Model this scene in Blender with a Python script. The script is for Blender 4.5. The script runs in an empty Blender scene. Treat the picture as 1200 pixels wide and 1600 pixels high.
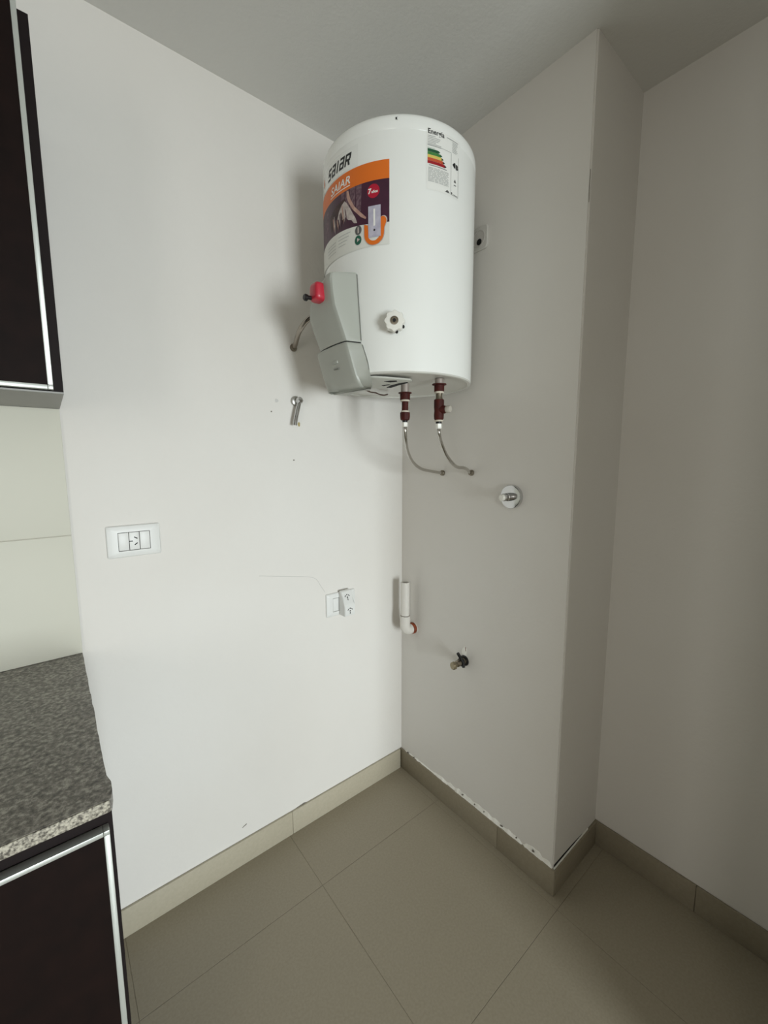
import bpy, bmesh, math, random
from mathutils import Vector, Matrix

S = bpy.context.scene
COL = S.collection
random.seed(4)
R = math.radians

# ------------------------------------------------------------------ camera
cam = bpy.data.cameras.new('camera')
cam.sensor_fit = 'HORIZONTAL'
cam.sensor_width = 36.0
cam.lens = 646.14 / 1200 * 36
cam.clip_start = 0.02
camo = bpy.data.objects.new('camera', cam)
COL.objects.link(camo)
yaw, pitch, roll = 0.6826, -0.1235, -0.0023
fw = Vector((math.sin(yaw) * math.cos(pitch), math.cos(yaw) * math.cos(pitch), math.sin(pitch)))
r0 = Vector((math.cos(yaw), -math.sin(yaw), 0))
u0 = r0.cross(fw)
rt = r0 * math.cos(roll) + u0 * math.sin(roll)
up = -r0 * math.sin(roll) + u0 * math.cos(roll)
M3 = Matrix((rt, up, -fw)).transposed()
camo.matrix_world = Matrix.Translation((-1.1702, -1.3167, 1.4022)) @ M3.to_4x4()
S.camera = camo

# ------------------------------------------------------------------ light and exposure
S.view_settings.view_transform = 'Standard'
S.view_settings.look = 'None'
S.view_settings.gamma = 1.0
S.view_settings.use_curve_mapping = False
S.view_settings.exposure = 0.0

W = bpy.data.worlds.new('world')
S.world = W
W.use_nodes = True
W.node_tree.nodes['Background'].inputs[0].default_value = (0.80, 0.90, 1.0, 1)
W.node_tree.nodes['Background'].inputs[1].default_value = 0.6


def area(name, loc, aim, sx, sy, power, color, spread=180):
    l = bpy.data.lights.new(name, 'AREA')
    l.shape = 'RECTANGLE'
    l.size, l.size_y = sx, sy
    l.energy = power
    l.color = color
    l.spread = R(spread)
    o = bpy.data.objects.new(name, l)
    COL.objects.link(o)
    o.location = loc
    o.rotation_euler = (Vector(aim) - Vector(loc)).to_track_quat('-Z', 'Y').to_euler()
    return o


# daylight falling in through the window of the wall behind the photographer
area('window_daylight', (-0.85, -4.55, 0.95), (-0.72, 0.0, 0.42), 1.05, 1.4, 42, (0.90, 0.975, 1.0), 98)
# soft fill lamp added out of view on the left, no opening there
area('side_fill', (-3.55, -2.7, 1.45), (-0.3, -1.3, 1.3), 1.3, 1.5, 24, (1.0, 0.97, 0.92), 180)


# ------------------------------------------------------------------ materials
def lin(c):
    c /= 255.0
    return c / 12.92 if c <= 0.04045 else ((c + 0.055) / 1.055) ** 2.4


def rgb(*c):
    return (lin(c[0]), lin(c[1]), lin(c[2]), 1)


MATS = {}


def mat(name, col, rough=0.5, metal=0.0, coat=0.0, noise=None, bump=None, spec=0.5):
    """noise = (scale, second colour, low, high); bump = (scale, strength)"""
    m = bpy.data.materials.new(name)
    m.use_nodes = True
    nt = m.node_tree
    b = nt.nodes['Principled BSDF']
    b.inputs['Base Color'].default_value = rgb(*col)
    b.inputs['Roughness'].default_value = rough
    b.inputs['Metallic'].default_value = metal
    b.inputs['Coat Weight'].default_value = coat
    b.inputs['Coat Roughness'].default_value = 0.08
    b.inputs['Specular IOR Level'].default_value = spec
    tc = nt.nodes.new('ShaderNodeTexCoord')
    if noise:
        n = nt.nodes.new('ShaderNodeTexNoise')
        n.inputs['Scale'].default_value = noise[0]
        n.inputs['Detail'].default_value = 6
        nt.links.new(tc.outputs['Object'], n.inputs['Vector'])
        rp = nt.nodes.new('ShaderNodeValToRGB')
        rp.color_ramp.elements[0].position = noise[2]
        rp.color_ramp.elements[1].position = noise[3]
        rp.color_ramp.elements[0].color = rgb(*noise[1])
        rp.color_ramp.elements[1].color = rgb(*col)
        nt.links.new(n.outputs['Fac'], rp.inputs['Fac'])
        nt.links.new(rp.outputs['Color'], b.inputs['Base Color'])
    if bump:
        n2 = nt.nodes.new('ShaderNodeTexNoise')
        n2.inputs['Scale'].default_value = bump[0]
        n2.inputs['Detail'].default_value = 4
        nt.links.new(tc.outputs['Object'], n2.inputs['Vector'])
        bp = nt.nodes.new('ShaderNodeBump')
        bp.inputs['Strength'].default_value = bump[1]
        bp.inputs['Distance'].default_value = 0.01
        nt.links.new(n2.outputs['Fac'], bp.inputs['Height'])
        nt.links.new(bp.outputs['Normal'], b.inputs['Normal'])
    MATS[name] = m
    return m


paint = mat('wall_paint', (226, 223, 217), 0.75, noise=(1.3, (222, 218, 211), 0.35, 0.65), bump=(90, 0.06), spec=0.3)
ceil_paint = mat('ceiling_paint', (220, 219, 214), 0.9, bump=(110, 0.08), spec=0.2)
tile_m = mat('porcelain_floor_tile', (156, 147, 128), 0.42, noise=(160, (149, 140, 121), 0.35, 0.65), spec=0.4)
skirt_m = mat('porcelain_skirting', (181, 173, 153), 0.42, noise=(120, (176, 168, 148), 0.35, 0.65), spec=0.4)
skirt_shade = mat('porcelain_skirting_shaded', (146, 137, 118), 0.42, noise=(120, (140, 131, 112), 0.35, 0.65), spec=0.4)  # same skirting, with the shade on the side walls put into its colour
grout_m = mat('grout', (140, 131, 113), 0.9)
wtile_m = mat('glazed_wall_tile', (208, 206, 192), 0.6)
wgrout_m = mat('wall_tile_grout', (188, 184, 172), 0.9)
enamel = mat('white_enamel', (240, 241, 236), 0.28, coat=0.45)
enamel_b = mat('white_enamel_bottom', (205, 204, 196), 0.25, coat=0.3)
mat('off_white_plastic', (206, 203, 196), 0.45)
plast_l = mat('grey_plastic', (172, 174, 165), 0.38)
plast_d = mat('dark_recess', (12, 11, 10), 0.8)
red_m = mat('red_plastic', (190, 38, 58), 0.42, coat=0.15)
black_m = mat('black_plastic', (14, 14, 15), 0.4)
white_p = mat('white_plastic', (226, 226, 222), 0.42)
white_k = mat('white_knob_plastic', (233, 231, 222), 0.35)
chrome = mat('chrome', (205, 205, 205), 0.13, metal=1.0)
steel = mat('steel_braid', (192, 189, 183), 0.16, metal=1.0)
dullmetal = mat('dull_metal', (140, 132, 118), 0.4, metal=1.0)
rust = mat('red_brown_fitting', (76, 20, 12), 0.65, noise=(60, (52, 14, 9), 0.3, 0.7), spec=0.3)
thread = mat('sealing_tape', (205, 196, 180), 0.7)
pvc = mat('white_pvc', (224, 220, 212), 0.32, coat=0.1)
orange_rust = mat('orange_sealant', (160, 74, 34), 0.6, noise=(90, (110, 50, 26), 0.35, 0.65))
alu = mat('satin_aluminium', (206, 210, 205), 0.35, metal=0.6)
dark_wood = mat('dark_laminate', (25, 13, 10), 0.6, noise=(30, (18, 9, 7), 0.3, 0.7), spec=0.12)
carcass_m = mat('carcass_laminate', (28, 21, 21), 0.6, spec=0.15)
grey_under = mat('grey_melamine', (150, 149, 145), 0.5)
plaster_m = mat('bare_plaster', (244, 242, 234), 0.9, bump=(60, 0.4))
mark_m = mat('wall_mark', (120, 114, 105), 0.9)
crack_m = mat('hairline', (205, 203, 198), 0.9)
amber_m = mat('yellowed_sealant', (176, 160, 110), 0.8)

# granite
granite = bpy.data.materials.new('grey_granite')
granite.use_nodes = True
_nt = granite.node_tree
_b = _nt.nodes['Principled BSDF']
_b.inputs['Roughness'].default_value = 0.38
_tc = _nt.nodes.new('ShaderNodeTexCoord')
_n = _nt.nodes.new('ShaderNodeTexNoise')
_n.inputs['Scale'].default_value = 125
_n.inputs['Detail'].default_value = 8
_n.inputs['Roughness'].default_value = 0.7
_r = _nt.nodes.new('ShaderNodeValToRGB')
_r.color_ramp.elements[0].position = 0.33
_r.color_ramp.elements[0].color = rgb(62, 59, 56)
_r.color_ramp.elements[1].position = 0.66
_r.color_ramp.elements[1].color = rgb(182, 178, 168)
_e = _r.color_ramp.elements.new(0.5)
_e.color = rgb(122, 118, 111)
_nt.links.new(_tc.outputs['Object'], _n.inputs['Vector'])
_nt.links.new(_n.outputs['Fac'], _r.inputs['Fac'])
_nt.links.new(_r.outputs['Color'], _b.inputs['Base Color'])
granite_edge = mat('sawn_granite_edge', (186, 180, 164), 0.7, noise=(260, (84, 79, 71), 0.36, 0.60))

# print inks
ink_black = mat('ink_black', (32, 34, 34), 0.5)
ink_grey = mat('ink_grey', (176, 177, 174), 0.5)
ink_mid = mat('ink_mid_grey', (140, 141, 139), 0.5)
ink_orange = mat('ink_orange', (226, 112, 26), 0.4)
ink_white = mat('ink_white', (240, 238, 232), 0.4)
ink_paper = mat('label_paper', (224, 224, 216), 0.45)
ink_red = mat('ink_red', (178, 14, 48), 0.4)
ink_green = mat('ink_green', (30, 92, 72), 0.4)
ink_dgrey = mat('ink_dark_grey', (92, 92, 90), 0.4)
ink_lav = mat('ink_lavender', (196, 192, 204), 0.4, noise=(70, (172, 168, 186), 0.3, 0.7))
ink_skin = mat('ink_skin', (196, 162, 146), 0.5, noise=(60, (170, 128, 118), 0.3, 0.7))
ink_pale = mat('ink_pale', (208, 198, 190), 0.5, noise=(90, (170, 156, 152), 0.3, 0.7))
ink_hair = mat('ink_hair', (48, 24, 26), 0.5, noise=(90, (70, 40, 38), 0.3, 0.7))
ink_purple = mat('ink_purple', (70, 28, 52), 0.4, noise=(45, (58, 22, 44), 0.3, 0.7))
ink_mauve = mat('ink_mauve', (120, 96, 104), 0.5, noise=(140, (82, 52, 66), 0.35, 0.65))
ink_lgreen = mat('ink_leaf_green', (64, 128, 62), 0.4)
ink_dgreen = mat('ink_deep_green', (26, 84, 52), 0.4)
ink_yellow = mat('ink_yellow', (222, 196, 96), 0.4)
ink_rust = mat('ink_rust', (200, 84, 50), 0.4)
ink_dred = mat('ink_deep_red', (160, 24, 34), 0.4)

# ------------------------------------------------------------------ mesh helpers
ORG = {}




class MB:
    def __init__(self):
        self.bm = bmesh.new()
        self.keep = False

    def box(self, a, b, bevel=0.0, seg=2):
        a, b = Vector(a), Vector(b)
        lo = Vector((min(a.x, b.x), min(a.y, b.y), min(a.z, b.z)))
        hi = Vector((max(a.x, b.x), max(a.y, b.y), max(a.z, b.z)))
        r = bmesh.ops.create_cube(self.bm, size=1.0)
        vs = r['verts']
        for v in vs:
            v.co = Vector((lo[i] + (v.co[i] + 0.5) * (hi[i] - lo[i]) for i in range(3)))
        if bevel > 0:
            es = list({e for v in vs for e in v.link_edges})
            bmesh.ops.bevel(self.bm, geom=es, offset=bevel, segments=seg, profile=0.5, affect='EDGES')
        return self

    def lathe(self, base, axis, prof, seg=32):
        """prof: list of (radius, distance along axis)"""
        base, axis = Vector(base), Vector(axis).normalized()
        t = Vector((0, 0, 1)) if abs(axis.z) < 0.9 else Vector((1, 0, 0))
        e1 = axis.cross(t).normalized()
        e2 = axis.cross(e1)
        rings = []
        for r, h in prof:
            c = base + axis * h
            if r < 1e-6:
                rings.append([self.bm.verts.new(c)])
            else:
                rings.append([self.bm.verts.new(c + (e1 * math.cos(k * math.tau / seg) + e2 * math.sin(k * math.tau / seg)) * r) for k in range(seg)])
        for A, B in zip(rings, rings[1:]):
            for k in range(seg):
                k2 = (k + 1) % seg
                if len(A) == 1 and len(B) == 1:
                    continue
                if len(A) == 1:
                    self.bm.faces.new((A[0], B[k], B[k2]))
                elif len(B) == 1:
                    self.bm.faces.new((A[k], A[k2], B[0]))
                else:
                    self.bm.faces.new((A[k], A[k2], B[k2], B[k]))
        return self

    def rod(self, a, b, r, seg=20, bev=0.0):
        a, b = Vector(a), Vector(b)
        L = (b - a).length
        bev = min(bev, L / 2, r)
        p = [(0, 0), (r - bev, 0), (r, bev), (r, L - bev), (r - bev, L), (0, L)] if bev else [(0, 0), (r, 0), (r, L), (0, L)]
        return self.lathe(a, b - a, p, seg)

    def tube(self, pts, r, seg=14, sub=8, ridge=0.0, ridge_n=2):
        P = [Vector(p) for p in pts]
        Q = []
        for i in range(len(P) - 1):
            p0, p1, p2, p3 = P[max(i - 1, 0)], P[i], P[i + 1], P[min(i + 2, len(P) - 1)]
            for k in range(sub):
                t = k / sub
                Q.append(0.5 * (2 * p1 + (p2 - p0) * t + (2 * p0 - 5 * p1 + 4 * p2 - p3) * t * t + (3 * p1 - p0 - 3 * p2 + p3) * t ** 3))
        Q.append(P[-1])
        nrm = None
        rings = []
        for i, q in enumerate(Q):
            d = (Q[min(i + 1, len(Q) - 1)] - Q[max(i - 1, 0)]).normalized()
            if nrm is None:
                nrm = d.cross(Vector((0.3, 0.9, 0.2))).normalized()
            nrm = (nrm - d * nrm.dot(d)).normalized()
            b = d.cross(nrm)
            rr = r + (ridge if i % ridge_n == 0 else 0)
            rings.append([self.bm.verts.new(q + (nrm * math.cos(k * math.tau / seg) + b * math.sin(k * math.tau / seg)) * rr) for k in range(seg)])
        for A, B in zip(rings, rings[1:]):
            for k in range(seg):
                self.bm.faces.new((A[k], A[(k + 1) % seg], B[(k + 1) % seg], B[k]))
        self.bm.faces.new(rings[0])
        self.bm.faces.new(list(reversed(rings[-1])))
        return self

    def prism(self, poly, vec):
        """poly: 3-D points of one cap, vec: extrusion"""
        vec = Vector(vec)
        A = [self.bm.verts.new(Vector(p)) for p in poly]
        B = [self.bm.verts.new(Vector(p) + vec) for p in poly]
        n = len(A)
        self.bm.faces.new(A)
        self.bm.faces.new(list(reversed(B)))
        for k in range(n):
            self.bm.faces.new((A[k], B[k], B[(k + 1) % n], A[(k + 1) % n]))
        return self

    def loft(self, rings, cap=True):
        V = [[self.bm.verts.new(Vector(p)) for p in r] for r in rings]
        n = len(V[0])
        for A, B in zip(V, V[1:]):
            for k in range(n):
                self.bm.faces.new((A[k], A[(k + 1) % n], B[(k + 1) % n], B[k]))
        if cap:
            self.bm.faces.new(V[0])
            self.bm.faces.new(list(reversed(V[-1])))
        return self

    def build(self, name, m, parent=None, smooth=35, origin=None):
        bm = self.bm
        if not self.keep:
            bmesh.ops.recalc_face_normals(bm, faces=list(bm.faces))
        xs = [v.co for v in bm.verts]
        lo = Vector((min(v[i] for v in xs) for i in range(3)))
        hi = Vector((max(v[i] for v in xs) for i in range(3)))
        c = Vector(origin) if origin else (lo + hi) / 2
        for v in bm.verts:
            v.co -= c
        if smooth:
            for f in bm.faces:
                f.smooth = True
            for e in bm.edges:
                if len(e.link_faces) == 2 and e.calc_face_angle(0) > R(smooth):
                    e.smooth = False
        me = bpy.data.meshes.new(name)
        bm.to_mesh(me)
        bm.free()
        me.materials.append(m)
        o = bpy.data.objects.new(name, me)
        COL.objects.link(o)
        ORG[o.name] = c
        if parent is not None:
            o.parent = parent
            o.location = c - ORG[parent.name]
        else:
            o.location = c
        return o


def thing(name, label, cat, loc, group=None):
    o = bpy.data.objects.new(name, None)
    o.empty_display_size = 0.05
    COL.objects.link(o)
    o.location = loc
    ORG[o.name] = Vector(loc)
    return tag(o, label, cat, group)


def tag(o, label, cat, group=None):
    o['label'] = label
    o['category'] = cat
    if group:
        o['group'] = group
    return o


def struct(o, label=None):
    o['kind'] = 'structure'
    if label:
        o['label'] = label
    return o


# ------------------------------------------------------------------ the room
H = 2.4858
D1, D2 = 0.7405, 0.298
XL, YF = -3.6, -4.5            # left wall and the window wall behind the photographer
YJ = -1.33                     # unseen wall end on the right, set to shade the return
XJ = -0.205

wall_back = struct(MB().box((XL - 0.1, 0, 0), (0.45, 0.1, H)).build('wall_back', paint))
shaft_poly = [(0, 0, 0), (0, -D1, 0), (D2, -D1, 0), (D2, 0, 0)]
_mb = MB().prism(shaft_poly, (0, 0, H))
_vert = [e for e in _mb.bm.edges if abs(e.verts[0].co.z - e.verts[1].co.z) > 1 and abs(e.verts[0].co.x) < 1e-4 and abs(e.verts[0].co.y + D1) < 1e-4]
bmesh.ops.bevel(_mb.bm, geom=_vert, offset=0.004, segments=3, affect='EDGES')
wall_shaft = struct(_mb.build('wall_side', paint))
wall_right = struct(MB().box((D2, 0, 0), (D2 + 0.1, YF, H)).build('wall_right', paint))
wall_blocker = struct(MB().box((XJ, YJ, 0), (D2, YJ - 0.14, H)).build('wall_blocker', paint))  # out of view, added to keep window light off return and right wall
wall_left = struct(MB().box((XL - 0.1, 0, 0), (XL, YF, H)).build('wall_left', paint))
WX0, WX1, WZ0, WZ1 = -1.4, -0.3, 0.1, 2.2
_f = MB()
_f.box((XL - 0.1, YF, 0), (WX0, YF - 0.15, H)).box((WX1, YF, 0), (D2 + 0.1, YF - 0.15, H))
_f.box((WX0, YF, 0), (WX1, YF - 0.15, WZ0)).box((WX0, YF, WZ1), (WX1, YF - 0.15, H))
wall_front = struct(_f.build('wall_front', paint))
ceiling = struct(MB().box((XL - 0.1, 0.1, H), (D2 + 0.1, YF - 0.15, H + 0.1)).build('ceiling', ceil_paint))

# floor: grout bed plus single tiles with recessed joints
floor = struct(MB().box((XL - 0.1, 0.1, -0.1), (D2 + 0.1, YF - 0.15, -0.0009)).build('floor', grout_m))
XS = [D2, -0.034, -0.566, -1.098, -1.63, -2.162, -2.694, -3.226, XL]
YS = [0.0, -0.245, -0.777, -1.309, -1.841, -2.373, -2.905, -3.437, -3.969, YF]
J = 0.0005
for i in range(len(XS) - 1):
    for j in range(len(YS) - 1):
        x1, x0, y1, y0 = XS[i] - J, XS[i + 1] + J, YS[j] - J, YS[j + 1] + J
        MB().box((x0, y0, -0.0008), (x1, y1, 0.0), 0.0005, 1).build('floor_tile', tile_m, floor, smooth=None)

# skirting tiles
HB, TB = 0.0916, 0.009


def skirting(name, segs, cap, m=None):
    """segs: list of box pairs, one per tile"""
    root = None
    bed = MB()
    for a, b in cap:
        bed.box(a, b)
    root = struct(bed.build(name, grout_m))
    for a, b in segs:
        MB().box(a, b, 0.0012, 2).build('skirting_tile', m or skirt_m, root)
    return root


xb = [-0.012, -0.5527, -1.150, -1.66, -2.18, -2.72, -3.26, XL]
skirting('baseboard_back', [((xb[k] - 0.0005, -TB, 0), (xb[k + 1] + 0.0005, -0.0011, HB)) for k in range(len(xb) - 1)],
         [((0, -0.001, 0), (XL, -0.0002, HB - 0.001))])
yb = [-0.0005, -0.5318, -D1 - TB]
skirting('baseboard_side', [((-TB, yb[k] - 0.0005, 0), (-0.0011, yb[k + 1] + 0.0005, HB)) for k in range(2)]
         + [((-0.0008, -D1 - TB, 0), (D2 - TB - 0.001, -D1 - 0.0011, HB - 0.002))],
         [((-0.001, 0, 0), (-0.0002, -D1, HB - 0.001)), ((0, -D1 - 0.001, 0), (D2, -D1 - 0.0002, HB - 0.003))], skirt_shade)
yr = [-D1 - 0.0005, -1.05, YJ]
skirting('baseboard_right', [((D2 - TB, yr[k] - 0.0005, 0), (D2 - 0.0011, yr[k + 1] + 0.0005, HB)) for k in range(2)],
         [((D2 - 0.001, -D1, 0), (D2 - 0.0002, YJ, HB - 0.001))], skirt_shade)


# lumps of bare plaster and dark gaps along the top of the skirting of the shaft
def lumps(name, ax0, ax1, n, hgt, seed, m, parent):
    rnd = random.Random(seed)
    mb = MB()
    top, bot = [], []
    for k in range(n + 1):
        t = k / n
        y = ax0 + (ax1 - ax0) * t
        e = math.sin(math.pi * min(1, max(0, t))) ** 0.3
        top.append((0, y, HB + hgt * e * rnd.uniform(0.45, 1.0)))
        bot.append((0, y, HB - 0.002))
    for k in range(n):
        d0 = -rnd.uniform(0.0045, 0.0075)
        a, b, c_, d_ = bot[k], bot[k + 1], top[k + 1], top[k]
        mb.loft([[(0.001, a[1], a[2]), (0.001, b[1], b[2]), (0.001, c_[1], c_[2]), (0.001, d_[1], d_[2])],
                 [(d0, a[1], a[2]), (d0, b[1], b[2]), (-0.0006, c_[1], c_[2] - 0.001), (-0.0006, d_[1], d_[2] - 0.001)]])
    return mb.build(name, m, parent)


lumps('plaster_bead', -0.20, -0.63, 30, 0.020, 3, plaster_m, wall_shaft)
lumps('plaster_bead', -0.02, -0.25, 16, 0.006, 8, plaster_m, wall_shaft)
lumps('plaster_bead', -0.63, -0.7385, 9, 0.022, 5, plaster_m, wall_shaft)
for y, w in ((-0.3672, 0.010), (-0.4268, 0.006), (-0.5474, 0.012), (-0.6076, 0.006), (-0.6715, 0.010), (-0.47, 0.005), (-0.05, 0.012), (-0.09, 0.008)):
    zc = HB + (0.011 if y < -0.2 else 0.004)
    pts = []
    for k in range(9):
        a = k * math.tau / 9
        pts.append((-0.0050, y + math.cos(a) * w * 0.55 * random.uniform(0.7, 1.2), zc + math.sin(a) * 0.0035 * random.uniform(0.7, 1.3) - math.cos(a) * 0.002))
    MB().prism(pts, (-0.0008, 0, 0)).build('plaster_hole', mark_m, wall_shaft)
MB().prism([(0.002, -D1 - 0.0002, 0.0945), (0.06, -D1 - 0.0002, 0.0945), (0.14, -D1 - 0.0002, 0.0935), (0.215, -D1 - 0.0002, 0.0925), (0.14, -D1 - 0.0002, 0.0985), (0.06, -D1 - 0.0002, 0.1015), (0.003, -D1 - 0.0002, 0.1025)],
           (0, -0.0009, 0)).build('skirting_gap', plast_d, wall_shaft)
MB().box((0.0, -D1 - 0.0001, 0.0880), (0.235, -D1 - 0.004, 0.0945), 0.0015).build('plaster_bead', plaster_m, wall_shaft)
# hairline crack in the paint of the shaft edge
MB().box((-0.0002, -0.7385, 2.08), (0.0006, -0.7395, 2.16)).build('edge_crack', mark_m, wall_shaft)


# small marks on the back wall
def dot(x, z, r, m, name, depth=0.0006, sx=1.0):
    pts = [(x + math.cos(k * math.tau / 10) * r * sx * random.uniform(0.8, 1.15), -0.0001, z + math.sin(k * math.tau / 10) * r * random.uniform(0.8, 1.15)) for k in range(10)]
    return MB().prism(pts, (0, -depth, 0)).build(name, m, wall_back)


dot(-0.5779, 1.564, 0.0024, mark_m, 'screw_hole')
dot(-0.502, 1.4046, 0.0028, mark_m, 'screw_hole')
dot(-0.5586, 1.6007, 0.0065, crack_m, 'scuff')
dot(-0.4786, 1.528, 0.008, amber_m, 'sealant_smear', sx=0.6)
MB().prism([(-0.739, -0.0001, 0.1335), (-0.7225, -0.0001, 0.1395), (-0.7235, -0.0001, 0.1425), (-0.738, -0.0001, 0.1362)], (0, -0.0006, 0)).build('scuff', mark_m, wall_back)
MB().tube([(-0.642, -0.0002, 1.018), (-0.53, -0.0002, 0.996), (-0.436, -0.0002, 0.974), (-0.405, -0.0002, 0.935), (-0.388, -0.0002, 0.908)], 0.0008, 5, 4).build('paint_crack', crack_m, wall_back)
MB().prism([(-0.535, -0.0001, HB + 0.0), (-0.49, -0.0001, HB + 0.0), (-0.50, -0.0001, HB + 0.004)], (0, -0.001, 0)).build('skirting_chip', mark_m, wall_back)

# glazed wall tiles behind the worktop
XT = -1.1322
for z0, z1 in ((0.9005, 1.2145), (1.2165, 1.5300)):
    x1 = XT
    for w in (0.56, 0.6, 0.6, 0.6):
        x0 = max(x1 - w, XL)
        MB().box((x0 + 0.001, -0.008, z0), (x1 - 0.001, -0.0002, z1), 0.0012, 2).build('wall_tile', wtile_m, wall_back)
        x1 = x0
MB().box((XT - 0.001, -0.006, 0.9005), (XL, -0.00015, 1.53)).build('tile_grout', wgrout_m, wall_back)

# ------------------------------------------------------------------ kitchen units
UZ0 = 1.5321
UX = -1.1322


def framed_door(prefix, x0, x1, z0, z1, yf, th, parent, fr=0.0078, fz=0.0075):
    """dark laminate leaf in a narrow aluminium frame; front face at y = yf"""
    d = MB().box((x0 + fr, yf + 0.002, z0 + fz), (x1 - fr, yf + th, z1 - fz)).build('door', dark_wood, parent)
    MB().box((x1 - fr, yf, z0 + fz + 0.0004), (x1, yf + th, z1 - fz - 0.0004), 0.0006).build('frame_stile', alu, d)
    MB().box((x0, yf, z0 + fz + 0.0004), (x0 + fr, yf + th, z1 - fz - 0.0004), 0.0006).build('frame_stile', alu, d)
    MB().box((x0 + fr + 0.0004, yf, z0), (x1 - fr - 0.0004, yf + th, z0 + fz), 0.0006).build('frame_rail', alu, d)
    MB().box((x0 + fr + 0.0004, yf, z1 - fz), (x1 - fr - 0.0004, yf + th, z1), 0.0006).build('frame_rail', alu, d)
    for cx in (x0, x1 - fr):
        for cz in (z0, z1 - fz):
            MB().box((cx, yf, cz), (cx + fr, yf + th, cz + fz), 0.0006).build('frame_corner', alu, d)
    return d


upper = thing('wall_cabinet', 'dark brown wall cabinet with slim aluminium door frame above the glazed tiles', 'cabinet', (-1.58, -0.15, UZ0))
c = MB()
c.box((UX - 0.018, -0.30, UZ0 + 0.001), (UX, -0.001, 2.167))
c.box((-2.032, -0.30, UZ0 + 0.001), (-2.014, -0.001, 2.167))
c.box((-2.014, -0.30, 2.149), (UX - 0.018, -0.001, 2.167))
c.build('carcass', carcass_m, upper, smooth=None)
MB().box((-2.032, -0.30, UZ0 - 0.002), (UX, -0.009, UZ0 + 0.001)).build('underside', grey_under, upper, smooth=None)
framed_door('upper', -1.582, UX - 0.0152, UZ0 + 0.003, 2.235, -0.318, 0.017, upper)
framed_door('upper', -2.030, -1.586, UZ0 + 0.003, 2.235, -0.318, 0.017, upper)

base = thing('base_cabinet', 'dark brown base cabinet with slim aluminium door frame under the granite worktop', 'cabinet', (-1.58, -0.3, 0))
c = MB()
BX = XT - 0.0005
c.box((BX - 0.018, -0.596, 0.0005), (BX, -0.0095, 0.8795))
c.box((-2.032, -0.596, 0.0005), (-2.014, -0.0095, 0.8795))
c.box((-2.014, -0.596, 0.10), (BX - 0.018, -0.0095, 0.118))
c.box((-2.014, -0.596, 0.846), (BX - 0.018, -0.52, 0.8795))
c.build('carcass', carcass_m, base, smooth=None)
MB().box((-2.014, -0.55, 0.0005), (BX - 0.018, -0.535, 0.099)).build('plinth', carcass_m, base, smooth=None)
framed_door('base', -1.580, -1.1385, 0.115, 0.8455, -0.614, 0.017, base, fr=0.0078, fz=0.0072)
framed_door('base', -2.030, -1.584, 0.115, 0.8455, -0.614, 0.017, base, fr=0.0078, fz=0.0072)

# worktop with a slightly uneven right end
rnd = random.Random(11)
edge = []
for k in range(32):
    t = k / 31
    y = -0.0085 - t * (0.6198 - 0.0085)
    x = XT - 0.0014 + rnd.uniform(-0.0008, 0.0008) + (0.0035 if 0.93 < t < 0.97 else 0)
    edge.append((x, y, 0.88))
poly = edge + [(-2.4, -0.6198, 0.88), (-2.4, -0.0085, 0.88)]
top = MB().prism(poly, (0, 0, 0.02)).build('worktop', granite, None, smooth=None)
tag(top, 'speckled grey granite worktop with a pale sawn front edge on the base cabinet', 'worktop')
fe = MB().box((-2.4, -0.6226, 0.8803), (XT - 0.0035, -0.6196, 0.8993), 0.0012).build('front_edge', granite_edge, top)
fe['label'] = 'pale sawn granite front edge'

# ------------------------------------------------------------------ water heater
AX, AY, TR = -0.2815, -0.2970, 0.2250
ZB, ZT = 1.632, 2.2535


def cyl(th, z, r=TR):
    return (AX + r * math.cos(R(th)), AY + r * math.sin(R(th)), z)


heater = thing('water_heater', 'white cylindrical electric water heater hanging high in the corner with an orange sticker', 'water heater', (AX, AY, ZB))
prof = [(0, 0.004), (TR - 0.012, 0.004), (TR - 0.010, 0.0), (TR - 0.005, 0.0), (TR - 0.0015, 0.0015), (TR, 0.005)]
prof += [(TR, 0.1), (TR, 0.3), (TR, ZT - ZB - 0.040)]
tank = MB().lathe((AX, AY, ZB), (0, 0, 1), prof[5:], 128)
tank.build('tank_shell', enamel, heater, 40)
L = ZT - ZB
lidp = [(TR, L - 0.0402), (TR - 0.0003, L - 0.0396), (TR + 0.0002, L - 0.0390), (TR + 0.0002, L - 0.014), (TR - 0.001, L - 0.0085), (TR - 0.005, L - 0.003), (TR - 0.012, L - 0.0003), (TR - 0.03, L), (0, L)]
MB().lathe((AX, AY, ZB), (0, 0, 1), lidp, 128).build('top_cap', enamel, heater, 40)
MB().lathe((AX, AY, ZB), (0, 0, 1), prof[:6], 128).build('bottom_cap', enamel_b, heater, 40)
# wall hanger behind the tank
MB().box((AX + 0.1, AY - 0.01, 2.02), (-0.0005, AY + 0.1, 2.06), 0.002).build('wall_hanger', dullmetal, heater)


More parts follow.
